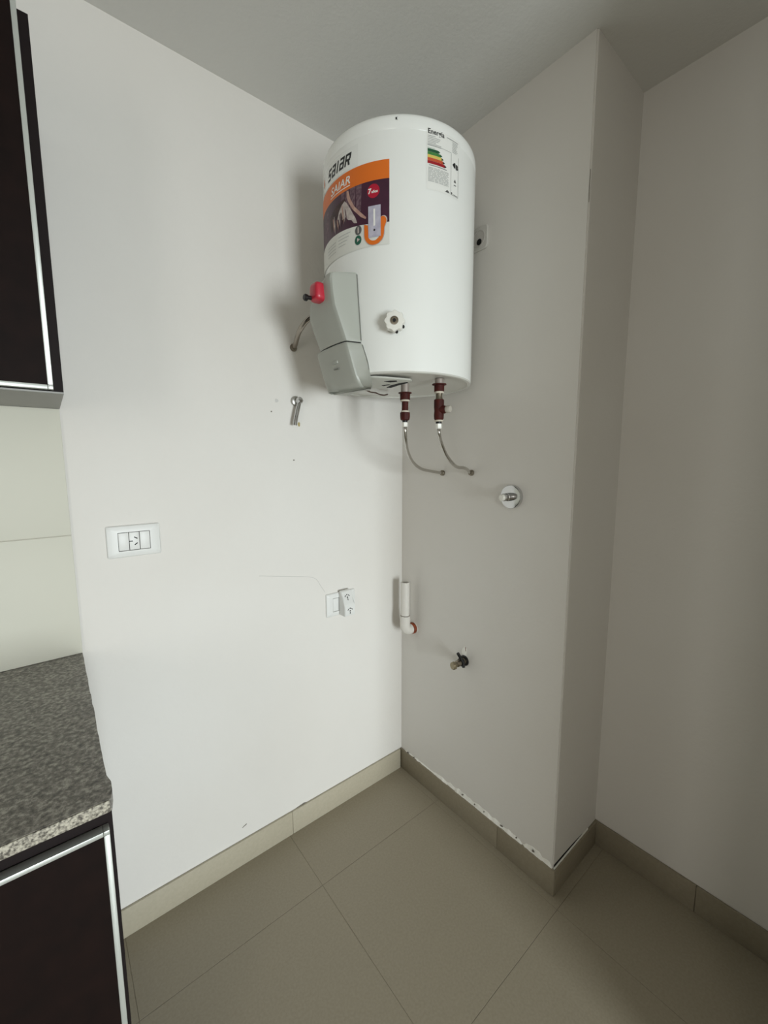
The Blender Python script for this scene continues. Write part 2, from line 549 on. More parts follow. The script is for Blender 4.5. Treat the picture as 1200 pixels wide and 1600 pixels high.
# curved prints: shapes are drawn as (arc length to the right of the heading th0, height) and bent onto the shell
def bent(name, polys, th0, off, m, parent, thick=None):
    mb = MB()
    bm = mb.bm
    for p in polys:
        bm.faces.new([bm.verts.new((u, 0, z)) for u, z in p])
    bmesh.ops.triangulate(bm, faces=list(bm.faces))
    us = [v.co.x for v in bm.verts]
    u = math.floor(min(us) / 0.006) * 0.006
    while u < max(us):
        g = list(bm.verts) + list(bm.edges) + list(bm.faces)
        bmesh.ops.bisect_plane(bm, geom=g, dist=1e-6, plane_co=(u, 0, 0), plane_no=(1, 0, 0))
        u += 0.006
    for v in bm.verts:
        a = R(th0) + v.co.x / TR
        r = TR + off
        v.co = Vector((AX + r * math.cos(a), AY + r * math.sin(a), v.co.z))
    for f in bm.faces:
        c = f.calc_center_median()
        if f.normal.dot(Vector((c.x - AX, c.y - AY, 0))) < 0:
            f.normal_flip()
    mb.keep = True
    return mb.build(name, m, parent, 60)


def rect(u0, z0, u1, z1, sh=0.0):
    k = sh * (z1 - z0)
    return [(u0, z0), (u1, z0), (u1 + k, z1), (u0 + k, z1)]


def disc(u, z, r, n=24, sz=1.0):
    return [(u + r * math.cos(k * math.tau / n), z + sz * r * math.sin(k * math.tau / n)) for k in range(n)]


def glyphs(text, u, z, size, shear=0.0, bold=0.0, align='LEFT'):
    cu = bpy.data.curves.new('lettering', 'FONT')
    cu.body = text
    cu.size = size
    cu.shear = shear
    cu.offset = bold
    cu.align_x = align
    cu.resolution_u = 3
    o = bpy.data.objects.new('lettering', cu)
    COL.objects.link(o)
    dg = bpy.context.evaluated_depsgraph_get()
    me = o.evaluated_get(dg).to_mesh()
    out = [[(me.vertices[i].co.x + u, me.vertices[i].co.y + z) for i in p.vertices] for p in me.polygons]
    o.evaluated_get(dg).to_mesh_clear()
    bpy.data.objects.remove(o)
    bpy.data.curves.remove(cu)
    return out


def u_of(th, th0=180.0):
    return R(th - th0) * TR


# brand mark above the sticker: s a i a R in slanted techno letters
def strokes(ch, u, z, w, h, t):
    s = 0.28
    b = lambda x0, y0, x1, y1: [(u + x * w + s * y * h, z + y * h) for x, y in ((x0, y0), (x1, y0), (x1, y1), (x0, y1))]
    q = t / w
    p = t / h
    if ch == 's':
        return [b(.05, 0, .95, p), b(.05, .5 - p / 2, .95, .5 + p / 2), b(.08, 1 - p, 1, 1), b(.05, .5 + p / 2, .05 + q, 1 - p), b(.95 - q, p, .95, .5 - p / 2)]
    if ch == 'a':
        return [b(.05, 0, 1 - q, p), b(.05, .52 - p / 2, 1 - q, .52 + p / 2), b(.08, 1 - p, 1 - q, 1), b(1 - q, 0, 1, 1), b(.05, p, .05 + q, .52 - p / 2)]
    if ch == 'i':
        return [b(.3, 0, .3 + q, 1)]
    if ch == 'r':
        return [b(0, 0, q, 1), b(q, 1 - p, .95, 1), b(.95 - q, .5, .95, 1 - p), b(q, .46 - p / 2, .9, .46 + p / 2),
                [(u + .45 * w + s * .4 * h, z + .4 * h), (u + (.72 - q * .2) * w, z), (u + (.72 + q) * w, z), (u + (.45 + q * 1.1) * w + s * .4 * h, z + .4 * h)]]
    return []


logo = []
uu = u_of(169.2)
for ch, w in (('s', 0.0225), ('a', 0.0225), ('i', 0.0135), ('a', 0.0225), ('r', 0.0235)):
    logo += strokes(ch, uu, 2.1610, w - 0.0035, 0.0275, 0.0052)
    uu += w
film = bent('brand_mark', [rect(u_of(155), 2.150, u_of(201.5), 2.200)], 180, 0.0004, mat('clear_film', (237, 238, 233), 0.26, coat=0.45), heater)
bent('brand_letters', logo, 180, 0.0008, ink_black, film)['label'] = 'dark slanted brand lettering'
flame = [(u_of(160) + x * 0.010, 2.166 + y * 0.022) for x, y in ((0, .2), (.35, 0), (.8, .1), (1, .5), (.75, .55), (.6, .3), (.4, .35), (.5, .7), (.8, .95), (.4, 1), (.1, .65))]
bent('brand_emblem', [flame], 180, 0.0008, ink_orange, film)

# large sticker
LU0, LU1 = u_of(137), u_of(223)
LZ0, LZ1 = 1.9490, 2.1475
lab = bent('advert_sticker', [rect(LU0, LZ0, LU1, LZ1)], 180, 0.0004, ink_paper, heater)
lab['label'] = 'orange, purple and white advertising sticker'
bent('sticker_band', [rect(LU0, 2.1035, LU1, LZ1 - 0.0005)], 180, 0.0008, ink_orange, lab)
bent('sticker_photo', [rect(LU0, 2.0020, LU1, 2.1035)], 180, 0.0008, ink_purple, lab)
# rising pale foot of the sticker
foot = [(LU0, LZ0 + 0.0006)] + [(LU1, LZ0 + 0.0006), (LU1, 2.000)]
for k in range(13):
    t = k / 12
    foot.append((LU1 - 0.02 - (LU1 - LU0 - 0.02) * t, 2.000 - 0.0 + 0.012 * math.sin(math.pi * t * 0.9)))
bent('sticker_foot', [foot], 180, 0.0011, ink_paper, lab)
bent('sticker_word', [[(u_of(174.0) + (u - u_of(174.0)) * 1.16, z) for u, z in p] for p in glyphs('SAIAR', u_of(174.0), 2.1165, 0.0270, 0.20, 0.0004)] + [rect(u_of(173.6), 2.1105, u_of(195.0), 2.1127)], 180, 0.0012, ink_white, lab)
# printed picture: wet hair and falling water on a dark ground
for uw0, zw0, uw1, zw1 in ((186, 2.046, 189.5, 2.1030), (190.3, 2.060, 194, 2.1030), (194.6, 2.052, 199, 2.1030), (199.5, 2.040, 203.5, 2.1030), (166, 2.030, 169, 2.090), (162, 2.020, 164.5, 2.070)):
    bent('photo_water', [rect(u_of(uw0), zw0, u_of(uw1), zw1, 0.04)], 180, 0.0010, ink_mauve, lab)
bent('photo_hair', [[(u_of(172), 2.066), (u_of(181), 2.082), (u_of(190), 2.086), (u_of(191), 2.075), (u_of(184), 2.064), (u_of(179), 2.040), (u_of(174), 2.026)]], 180, 0.0012, ink_hair, lab)
bent('photo_splash', [[(u_of(182), 2.046), (u_of(184), 2.062), (u_of(187), 2.074), (u_of(190), 2.080), (u_of(192), 2.072), (u_of(194.5), 2.058), (u_of(197), 2.042), (u_of(199.5), 2.026), (u_of(200.5), 2.014), (u_of(198), 2.016), (u_of(196), 2.026), (u_of(193), 2.030), (u_of(191), 2.040), (u_of(188), 2.037), (u_of(185), 2.043)]], 180, 0.0014, ink_pale, lab)
bent('photo_arm', [[(u_of(192), 2.100), (u_of(193.6), 2.100), (u_of(195), 2.080), (u_of(198.5), 2.056), (u_of(204), 2.034), (u_of(207.5), 2.021), (u_of(207), 2.017), (u_of(203.5), 2.025), (u_of(197.3), 2.049), (u_of(193.5), 2.072), (u_of(192), 2.086)]], 180, 0.0016, ink_skin, lab)
rnd = random.Random(5)
for k in range(11):
    ua = 176.5 + k * 1.35 + rnd.uniform(-0.3, 0.3)
    za = 2.040 + 0.02 * rnd.random() + (0.012 if k > 4 else 0)
    zb_ = 2.010 + 0.012 * rnd.random() + 0.001 * k
    w = rnd.uniform(0.35, 0.8)
    bent('photo_strand', [[(u_of(ua), za), (u_of(ua + w), za + 0.002), (u_of(ua + w + 1.2), (za + zb_) / 2), (u_of(ua + 1.6), zb_), (u_of(ua + 0.6), (za + zb_) / 2)]], 180, 0.0017, (ink_skin, ink_pale, ink_mauve, ink_hair)[k % 4], lab)
# badges
bent('warranty_badge', [disc(u_of(212.5), 2.0790, 0.0165)], 180, 0.0012, ink_red, lab)
bent('badge_text', glyphs('7', u_of(208.8), 2.0740, 0.0165, 0.05, 0.0006) + glyphs('años', u_of(211.2), 2.0745, 0.0090, 0.05, 0.0003), 180, 0.0016, ink_white, lab)
bent('round_badge', [disc(u_of(201.5), 1.9950, 0.0098, sz=1.15)], 180, 0.0020, ink_dgrey, lab)
bent('round_badge', [disc(u_of(201.3), 1.9715, 0.0100, sz=1.15)], 180, 0.0020, ink_green, lab)
bent('badge_mark', [rect(u_of(201.0), 1.988, u_of(202.0), 2.002), [(u_of(200.6), 1.967), (u_of(202.9), 1.972), (u_of(200.6), 1.977)]], 180, 0.0024, ink_pale, lab)
# little picture of a heater framed by an orange hook-shaped arrow
hook = []
uc, zc = u_of(212.8), 1.9790
for k in range(19):
    a = math.pi + math.pi * k / 18
    hook.append((uc + 0.0265 * math.cos(a), zc + 0.0275 * math.sin(a)))
hook.append((uc + 0.0272, 1.990))
for k in range(13):
    a = R(-25 + 225 * k / 12)
    hook.append((uc + 0.0235 + 0.0092 * math.cos(a), 2.006 + 0.0105 * math.sin(a)))
hook.append((uc + 0.0165, 1.992))
for k in range(19):
    a = math.tau - math.pi * k / 18
    hook.append((uc + 0.0165 * math.cos(a), zc + 0.0175 * math.sin(a)))
hook += [(uc - 0.0165, 2.000), (uc - 0.0265, 2.004)]
bent('arrow_print_edge', [[(uc + (u - uc) * 1.07, 1.982 + (z - 1.982) * 1.05) for u, z in hook]], 180, 0.0018, ink_pale, lab)
bent('arrow_print', [hook], 180, 0.0022, ink_orange, lab)
bent('heater_print', [rect(u_of(209.0), 1.9700, u_of(217.4), 2.0440)], 180, 0.0026, ink_lav, lab)
bent('heater_print_dial', [disc(u_of(213.2), 1.9860, 0.0026), ], 180, 0.0030, ink_black, lab)
bent('heater_print_shine', [rect(u_of(212.6), 1.996, u_of(213.8), 2.036)], 180, 0.0030, ink_white, lab)
ticks = []
for r_ in range(4):
    ticks.append(rect(u_of(183), 1.998 - r_ * 0.008, u_of(195 - r_ * 1.5), 1.9995 - r_ * 0.008))
    ticks.append(rect(u_of(168), 1.992 - r_ * 0.008, u_of(180), 1.9932 - r_ * 0.008))
bent('sticker_small_print', ticks, 180, 0.0014, ink_grey, lab)

# energy label
EU0, EU1, EZ0, EZ1 = u_of(247.0, 260), u_of(273.6, 260), 2.0830, 2.2225
en = bent('energy_label', [rect(EU0, EZ0, EU1, EZ1)], 260, 0.0004, mat('energy_paper', (237, 237, 231), 0.35), heater)
en['label'] = 'white energy label with coloured bars'
EW = EU1 - EU0
ue = lambda f: EU0 + EW * f
ze = lambda f: EZ1 - (EZ1 - EZ0) * f
bent('label_title', glyphs('Energía', ue(0.02), ze(0.085), 0.0162, 0, 0.0003), 260, 0.0009, ink_black, en)
bars = ((0.332, 0.36, ink_dgreen), (0.381, 0.42, ink_lgreen), (0.430, 0.46, ink_yellow), (0.479, 0.50, ink_rust), (0.528, 0.55, ink_dred))
for f, wd, m in bars:
    z1, z0 = ze(f), ze(f + 0.0465)
    a = [(ue(0.02), z0), (ue(wd - 0.05), z0), (ue(wd), (z0 + z1) / 2), (ue(wd - 0.05), z1), (ue(0.02), z1)]
    bent('energy_bar', [a], 260, 0.0009, m, en)
    bent('energy_bar_tip', [[(ue(wd - 0.06), z0), (ue(wd), (z0 + z1) / 2), (ue(wd - 0.06), z1)]], 260, 0.0012, ink_dgreen if m in (ink_dgreen, ink_lgreen) else ink_black, en)
bent('energy_scale_edge', [rect(ue(0.02), ze(0.325), ue(0.2), ze(0.312))], 260, 0.0009, mat('ink_pale_green', (190, 204, 190), 0.5), en)
sm, sm2, sm3, mid = [], [], [], []
rnd = random.Random(21)
for k in range(7):
    sm.append(rect(ue(0.02), ze(0.125 + k * 0.026), ue(0.02 + rnd.uniform(0.16, 0.42)), ze(0.115 + k * 0.026)))
for k in range(7):
    sm2.append(rect(ue(0.73), ze(0.09 + k * 0.026), ue(0.73 + rnd.uniform(0.14, 0.22)), ze(0.08 + k * 0.026)))
mid.append(rect(ue(0.55), ze(0.058), ue(0.93), ze(0.048)))
mid.append(rect(ue(0.06), ze(0.605), ue(0.56), ze(0.592)))
for k in range(11):
    x0 = 0.04
    while x0 < 0.6:
        x1 = min(0.62, x0 + rnd.uniform(0.05, 0.16))
        sm3.append(rect(ue(x0), ze(0.645 + k * 0.022), ue(x1), ze(0.635 + k * 0.022)))
        x0 = x1 + 0.02
for blk in (sm, sm2, sm3):
    bent('label_small_print', blk, 260, 0.0009, ink_grey, en)
bent('label_lines', mid + [rect(ue(0.695), ze(0.96), ue(0.703), ze(0.28)), rect(ue(0.955), ze(0.97), ue(0.963), ze(0.28)), rect(ue(0.695), ze(0.972), ue(0.963), ze(0.966)), rect(ue(0.02), ze(0.272), ue(0.703), ze(0.267))], 260, 0.0009, ink_mid, en)
zg = ze(0.45)
bent('class_arrow', [[(ue(0.745), zg), (ue(0.80), zg + 0.006), (ue(0.80), zg - 0.006)], rect(ue(0.80), zg - 0.006, ue(0.845), zg + 0.006)], 260, 0.0010, ink_black, en)
bent('class_letter', glyphs('B', ue(0.86), zg - 0.0068, 0.0150, 0, 0.0009), 260, 0.0010, ink_black, en)
bent('label_emblem', [[(ue(0.80), ze(0.735)), (ue(0.88), ze(0.735)), (ue(0.84), ze(0.675))], rect(ue(0.80), ze(0.79), ue(0.88), ze(0.775)),
                      [(ue(0.52), ze(0.965)), (ue(0.66), ze(0.965)), (ue(0.62), ze(0.93)), (ue(0.58), ze(0.92))], rect(ue(0.71), ze(0.96), ue(0.75), ze(0.925)), rect(ue(0.78), ze(0.958), ue(0.94), ze(0.948))], 260, 0.0009, ink_dgrey, en)
# small clip slot near the rim
bent('rim_slot', [[(u_of(227.2), 2.236), (u_of(228.2), 2.2405), (u_of(227.7), 2.236), (u_of(228.4), 2.2315)], rect(u_of(226.9), 2.2335, u_of(227.6), 2.239)], 180, 0.0012, ink_black, heater)

# control cover on the front of the tank
def xn_of(z):
    tab = [(1.596, -0.470), (1.604, -0.488), (1.62, -0.501), (1.65, -0.512), (1.69, -0.526), (1.718, -0.5345), (1.755, -0.550), (1.798, -0.568), (1.835, -0.5745), (1.885, -0.577)]
    for (z0, a), (z1, b) in zip(tab, tab[1:]):
        if z <= z1:
            t = (z - z0) / (z1 - z0)
            return a + (b - a) * max(0, t)
    return tab[-1][1]


def thr_of(z):
    tab = [(1.596, 211), (1.626, 208.7), (1.66, 207.5), (1.711, 203.0), (1.80, 201.5), (1.89, 199.6)]
    for (z0, a), (z1, b) in zip(tab, tab[1:]):
        if z <= z1:
            return a + (b - a) * max(0, (z - z0) / (z1 - z0))
    return tab[-1][1]


def far_of(z):
    tab = [(1.596, 0.66), (1.600, 0.80), (1.606, 0.89), (1.616, 0.95), (1.635, 1.0), (1.795, 1.0), (1.820, 0.94), (1.836, 0.84), (1.850, 0.66), (1.860, 0.47), (1.868, 0.34), (1.874, 0.24)]
    if z <= tab[0][0]:
        return tab[0][1]
    for (z0, a), (z1, b) in zip(tab, tab[1:]):
        if z <= z1:
            return a + (b - a) * (z - z0) / (z1 - z0)
    return tab[-1][1]


def cover_ring(z, grow=0.0, far=0.0, drop=0.0, flat=1.0):
    x = xn_of(z) - grow
    kf = far_of(z)
    A = cyl(thr_of(z), z, TR - 0.004)
    pts = [(A[0], A[1] - grow * 0.5, z)]
    A2 = cyl(thr_of(z) + 0.2, z, TR + 0.003)
    pts.append((A2[0], A2[1] - grow, z))
    yN = -0.377 - grow
    for dx, y in ((0.010, yN), (0.004, yN + 0.0015), (0.001, yN + 0.006), (0.0, yN + 0.014), (-0.002, -0.335), (-0.0015, -0.297), (0.003, -0.258), (0.008, -0.236 + far), (0.014, -0.225 + far), (0.022, -0.218 + far)):
        xx = x + (dx * flat if y > -0.3 else dx)
        if y > -0.37:
            y = yN + (y - yN) * kf
        if y > -0.26:
            lim = AX - math.sqrt(max(0.0, TR * TR - (y - AY) ** 2)) - 0.004
            xx = min(xx, lim)
        pts.append((xx, y, z - drop * max(0, (y + 0.36) / 0.15)))
    yB = yN + (-0.209 + far - yN) * kf
    aB = 180 - math.degrees(math.asin(max(-1, min(1, (yB - AY) / TR))))
    B = cyl(aB, z, TR + 0.002)
    pts.append((B[0], B[1], z - drop))
    B2 = cyl(aB + 2, z, TR - 0.006)
    pts.append((B2[0], B2[1], z - drop))
    if z > 1.83:
        k = min(1.0, (z - 1.83) / 0.03)
        pts = [(p[0], p[1], p[2] + k * 0.22 * max(0.0, p[0] - x)) for p in pts]
    return pts


rings = []
zs = [1.716, 1.725, 1.74, 1.755, 1.775, 1.798, 1.815, 1.83, 1.845, 1.855, 1.864]
for z in zs:
    rings.append(cover_ring(z))
for dz, sh in ((1.869, 0.0008), (1.8725, 0.0025), (1.874, 0.006)):
    rg = cover_ring(dz)
    cx = sum(p[0] for p in rg) / len(rg)
    cy_ = sum(p[1] for p in rg) / len(rg)
    rings.append([(p[0] + (cx - p[0]) * sh / 0.05, p[1] + (cy_ - p[1]) * sh / 0.08, p[2]) for p in rg])
MB().loft(rings).build('control_cover', plast_l, heater, 42)['label'] = 'pale grey plastic control cover'
rings = []
for z, g, dr in ((1.596, -0.008, 0.003), (1.598, -0.001, 0.003), (1.604, 0.004, 0.003), (1.612, 0.006, 0.002), (1.63, 0.006, 0), (1.65, 0.005, 0), (1.67, 0.004, 0), (1.69, 0.004, 0), (1.705, 0.0035, 0), (1.711, 0.002, 0), (1.713, 0.000, 0)):
    rings.append(cover_ring(z, g, 0.004, dr, 0.45))
lid = MB().loft(rings).build('cover_lid', plast_l, heater, 42)
lid['label'] = 'grey plastic lid below the control cover'
MB().loft([cover_ring(1.7128, -0.003), cover_ring(1.7164, -0.003)]).build('cover_seam', plast_d, heater)
MB().tube([cover_ring(z)[1] for z in (1.72, 1.74, 1.76, 1.78, 1.80, 1.82, 1.84, 1.855, 1.870)], 0.0017, 8, 3).build('cover_gap_shade', mat('gap_shade_grey', (120, 121, 114), 0.6), heater)  # dark tube painted in for the shade between cover and tank
MB().tube([cover_ring(z, 0.003, 0.004, 0, 0.45)[1] for z in (1.634, 1.65, 1.67, 1.69, 1.708)], 0.0017, 8, 3).build('lid_gap_shade', MATS['gap_shade_grey'], heater)  # the same painted shade line beside the lid
# moulded tab on the lid
MB().box((-0.5285, -0.325, 1.668), (-0.5200, -0.295, 1.676), 0.002).build('lid_tab', plast_l, lid)
MB().box((-0.5245, -0.325, 1.6535), (-0.5150, -0.300, 1.656), 0.0008).build('lid_groove', mat('grey_groove', (120, 121, 114), 0.5), lid)

# red dial on the cover
RD = Vector((-0.588, -0.322, 1.8375))
pts = []
for k in range(32):
    a = k * math.tau / 32
    ca, sa = math.cos(a), math.sin(a)
    ex = 0.5
    pts.append((0, math.copysign(abs(ca) ** ex, ca), math.copysign(abs(sa) ** ex, sa)))
rg = []
for dx, sc in ((0.017, 0.96), (0.004, 1.0), (-0.004, 0.97), (-0.008, 0.86), (-0.010, 0.6)):
    rg.append([(RD.x + dx, RD.y + p[1] * 0.0210 * sc, RD.z + p[2] * 0.0235 * sc) for p in pts])
dial = MB().loft(rg).build('temperature_dial', red_m, heater, 50)
dial['label'] = 'red dial'
MB().rod((RD.x - 0.008, -0.312, 1.824), (RD.x - 0.0205, -0.312, 1.824), 0.005, 16, 0.001).rod((RD.x - 0.020, -0.312, 1.822), (RD.x - 0.030, -0.312, 1.822), 0.0085, 16, 0.002).build('dial_stop', black_m, dial)

# scalloped white knob on the shell
KA = 226.6
kd = Vector((math.cos(R(KA)), math.sin(R(KA)), 0))
k0 = Vector(cyl(KA, 1.7545, TR - 0.001))
side = Vector((-kd.y, kd.x, 0))
upv = Vector((0, 0, 1))


def gear(dist, rad, n=8, amp=0.09, m=64, ph=0.2):
    o = []
    for k in range(m):
        a = k * math.tau / m
        s = math.cos(n * a + ph)
        rr = rad * (1 + amp * (abs(s) ** 0.6 * (1 if s > 0 else -1)) * 0.7)
        o.append(k0 + kd * dist + side * (rr * math.cos(a)) + upv * (rr * math.sin(a)))
    return o


MB().lathe(k0, kd, [(0, 0), (0.017, 0), (0.017, 0.014), (0, 0.014)], 28).build('knob_collar', dullmetal, heater)
kb = MB().loft([gear(0.012, 0.0235), gear(0.014, 0.0255), gear(0.026, 0.0255), gear(0.030, 0.0235), gear(0.031, 0.018)]).build('drain_knob', white_k, heater, 45)
kb['label'] = 'white scalloped knob'
MB().lathe(k0 + kd * 0.0312, kd, [(0.0105, 0), (0.0105, 0.0012), (0.0078, 0.0016), (0.0074, 0.0004), (0, 0.0004)], 28).build('knob_ring', dullmetal, kb)
MB().lathe(k0 + kd * 0.0312, kd, [(0.0042, 0), (0.0042, 0.0035), (0, 0.0035)], 16).build('knob_screw', black_m, kb)
for a in (-1.35, -0.55):
    q = k0 + kd * 0.026 + side * (0.0262 * math.cos(a) * -1 * -1) + upv * (0.0262 * math.sin(a))
    MB().lathe(q - kd * 0.006, kd, [(0, 0), (0.0036, 0), (0.0036, 0.006), (0, 0.006)], 10).build('knob_notch', plast_d, kb)

# plastic tray with slots beneath the tank, and the loose wire
tray = MB()
tz = ZB - 0.0005
tp = [(-0.478, -0.376), (-0.455, -0.398), (-0.42, -0.412), (-0.385, -0.422), (-0.352, -0.430), (-0.337, -0.421), (-0.3295, -0.385), (-0.3275, -0.345), (-0.3160, -0.310), (-0.330, -0.278), (-0.38, -0.258), (-0.42, -0.240), (-0.47, -0.230)]
tray.loft([[(x, y, tz) for x, y in tp], [(x, y, tz - 0.004) for x, y in tp], [(-0.40 + (x + 0.40) * 0.97, -0.32 + (y + 0.32) * 0.97, tz - 0.006) for x, y in tp]])
trayo = tray.build('bottom_tray', mat('pale_grey_plastic', (188, 188, 178), 0.4), heater, 40)
for q in (((-0.4054, -0.3772), (-0.4008, -0.398), (-0.3872, -0.4105), (-0.3748, -0.3992), (-0.3836, -0.3796)),
          ((-0.3370, -0.3061), (-0.3521, -0.345), (-0.3534, -0.3897), (-0.3480, -0.4130), (-0.3390, -0.4060), (-0.3345, -0.3604), (-0.3250, -0.3128)),
          ((-0.372, -0.325), (-0.366, -0.352), (-0.358, -0.350), (-0.362, -0.322))):
    MB().prism([(x, y, tz - 0.0055) for x, y in q], (0, 0, -0.0012)).build('tray_slot', plast_d, trayo)
MB().tube([(-0.430, -0.290, 1.620), (-0.395, -0.252, 1.620), (-0.352, -0.222, 1.6262), (-0.318, -0.200, 1.6270), (-0.295, -0.199, 1.6268), (-0.265, -0.180, 1.6270), (-0.243, -0.178, 1.6270), (-0.236, -0.190, 1.6290)], 0.0022, 8, 6).build('wire', mat('brown_wire', (74, 48, 36), 0.5), heater)
# nipples of the water connections
P1 = Vector((-0.312, -0.363, 0))
P2 = Vector((-0.272, -0.4655, 0))
for P, zl in ((P1, 1.606), (P2, 1.621)):
    MB().lathe((P.x, P.y, ZB + 0.003), (0, 0, -1), [(0, 0), (0.0125, 0), (0.0125, ZB + 0.003 - zl), (0, ZB + 0.003 - zl)], 24).build('pipe_nipple', mat('galvanised', (158, 148, 140), 0.5, metal=0.3), heater)

# ------------------------------------------------------------------ hoses with their fittings
def zcol(P, prof, seg=28):
    """prof: (radius, z) going down"""
    return MB().lathe((P.x, P.y, 0), (0, 0, 1), [(0, prof[0][1])] + prof + [(0, prof[-1][1])], seg)


h1 = thing('water_hose', 'steel braided hose with red brown fittings, left of the two below the heater', 'hose', (P1.x, P1.y, 1.49), None)
zcol(P1, [(0.020, 1.6055), (0.020, 1.603), (0.0150, 1.602), (0.0150, 1.584)], 6 * 5).build('coupling', rust, h1)
zcol(P1, [(0.0135, 1.584), (0.0145, 1.582), (0.0130, 1.579)]).build('sealing_ring', thread, h1)
zcol(P1, [(0.0098, 1.579), (0.0098, 1.552)]).build('pipe_length', rust, h1)
zcol(P1, [(0.0118, 1.552), (0.0125, 1.5495), (0.0115, 1.547)]).build('sealing_ring', thread, h1)
zcol(P1, [(0.0150, 1.547), (0.0150, 1.534), (0.0135, 1.5255), (0.0100, 1.523)], 8).build('union_nut', rust, h1)
zcol(P1, [(0.0080, 1.523), (0.0080, 1.5175)]).build('gasket', black_m, h1)
zcol(P1, [(0.0092, 1.5175), (0.0092, 1.507), (0.0075, 1.504)], 6).build('hose_nut', white_k, h1)
path1 = [(P1.x, P1.y, 1.505), (P1.x + 0.001, P1.y, 1.487), (-0.296, -0.350, 1.4585), (-0.252, -0.311, 1.4300), (-0.195, -0.2736, 1.3975), (-0.133, -0.251, 1.3735), (-0.068, -0.2345, 1.3635), (-0.0155, -0.2335, 1.3565), (-0.0015, -0.2335, 1.3555)]
MB().tube(path1, 0.0053, 12, 14, 0.0003, 2).build('braided_sleeve', steel, h1, 60)
MB().lathe((-0.0005, -0.2335, 1.3555), (-1, 0, 0), [(0, 0), (0.0105, 0), (0.0105, 0.006), (0.0088, 0.009), (0, 0.009)], 20).build('wall_nut', dullmetal, h1)

h2 = thing('water_hose', 'steel braided hose with a red brown valve body, right of the two below the heater', 'hose', (P2.x, P2.y, 1.48), None)
zcol(P2, [(0.0205, 1.6205), (0.0205, 1.618), (0.0145, 1.617), (0.0145, 1.599)], 30).build('coupling', rust, h2)
zcol(P2, [(0.0135, 1.599), (0.0140, 1.597), (0.0128, 1.594)]).build('sealing_ring', thread, h2)
zcol(P2, [(0.0095, 1.594), (0.0095, 1.582), (0.0115, 1.577)]).build('threaded_neck', dullmetal, h2)
vb = zcol(P2, [(0.0138, 1.577), (0.0145, 1.574), (0.0145, 1.555), (0.0135, 1.545), (0.0145, 1.534), (0.0140, 1.523), (0.0115, 1.519)], 28)
vd = Vector((0.25, -0.97, 0)).normalized()
vb.lathe(Vector((P2.x, P2.y, 1.548)), vd, [(0.0125, 0.005), (0.0120, 0.016), (0.0095, 0.024), (0, 0.024)], 24)
valve_b = vb.build('valve_body', rust, h2)
MB().lathe(Vector((P2.x, P2.y, 1.548)) + vd * 0.0235, vd, [(0, 0), (0.0095, 0), (0.0105, 0.003), (0.0105, 0.010), (0.0085, 0.014), (0, 0.015)], 24).build('valve_cap', mat('translucent_grey_cap', (178, 172, 160), 0.45), valve_b)
zcol(P2, [(0.0120, 1.519), (0.0128, 1.517), (0.0115, 1.5145)]).build('sealing_ring', thread, h2)
zcol(P2, [(0.0085, 1.5145), (0.0085, 1.5085)]).build('gasket', black_m, h2)
zcol(P2, [(0.0095, 1.5085), (0.0095, 1.497), (0.0075, 1.494)], 6).build('hose_nut', white_k, h2)
path2 = [(P2.x, P2.y, 1.495), (P2.x + 0.002, P2.y, 1.478), (-0.243, -0.448, 1.4575), (-0.205, -0.4345, 1.4205), (-0.166, -0.427, 1.3935), (-0.127, -0.415, 1.3805), (-0.0865, -0.4075, 1.3775), (-0.047, -0.391, 1.3700), (-0.0155, -0.3745, 1.3610), (-0.0015, -0.3715, 1.3590)]
MB().tube(path2, 0.0053, 12, 14, 0.0003, 2).build('braided_sleeve', steel, h2, 60)
MB().lathe((-0.0005, -0.3715, 1.359), (-1, 0, 0), [(0, 0), (0.0105, 0), (0.0105, 0.006), (0.0088, 0.010), (0, 0.010)], 20).build('wall_nut', dullmetal, h2)

# ------------------------------------------------------------------ chrome pipe from the back wall to the heater
cp = thing('connecting_pipe', 'bent chrome pipe running from the back wall to behind the heater cover', 'pipe', (-0.492, -0.002, 1.781))
MB().tube([(-0.492, -0.0006, 1.780), (-0.4945, -0.020, 1.785), (-0.503, -0.050, 1.798), (-0.511, -0.085, 1.813), (-0.507, -0.120, 1.832), (-0.496, -0.142, 1.843)], 0.0078, 16, 8).build('pipe_length', mat('aged_chrome', (158, 150, 140), 0.22, metal=1.0), cp)
MB().lathe((-0.492, -0.0005, 1.780), (0, -1, 0), [(0, 0), (0.0125, 0), (0.0125, 0.003), (0.0105, 0.007), (0, 0.007)], 24).build('pipe_collar', dullmetal, cp)

# ------------------------------------------------------------------ chrome lever cock on the back wall
lv = thing('lever_cock', 'small chrome cock with a hanging lever on the white back wall', 'valve', (-0.491, -0.001, 1.6045))
MB().lathe((-0.491, -0.0005, 1.6045), (0, -1, 0), [(0, 0), (0.0165, 0), (0.0165, 0.006), (0.0150, 0.010), (0.010, 0.012), (0, 0.012)], 28).build('rosette', mat('satin_metal', (168, 166, 160), 0.35, metal=0.8), lv)
MB().lathe((-0.489, -0.010, 1.604), (0, -1, 0), [(0.0095, 0), (0.0095, 0.010), (0.0115, 0.014), (0.0118, 0.022), (0.0085, 0.028), (0, 0.030)], 24).build('cock_body', chrome, lv)
MB().tube([(-0.4870, -0.027, 1.604), (-0.4925, -0.0275, 1.585), (-0.4990, -0.028, 1.562), (-0.5045, -0.028, 1.540), (-0.5080, -0.0275, 1.521)], 0.0072, 16, 5).build('lever', chrome, lv)

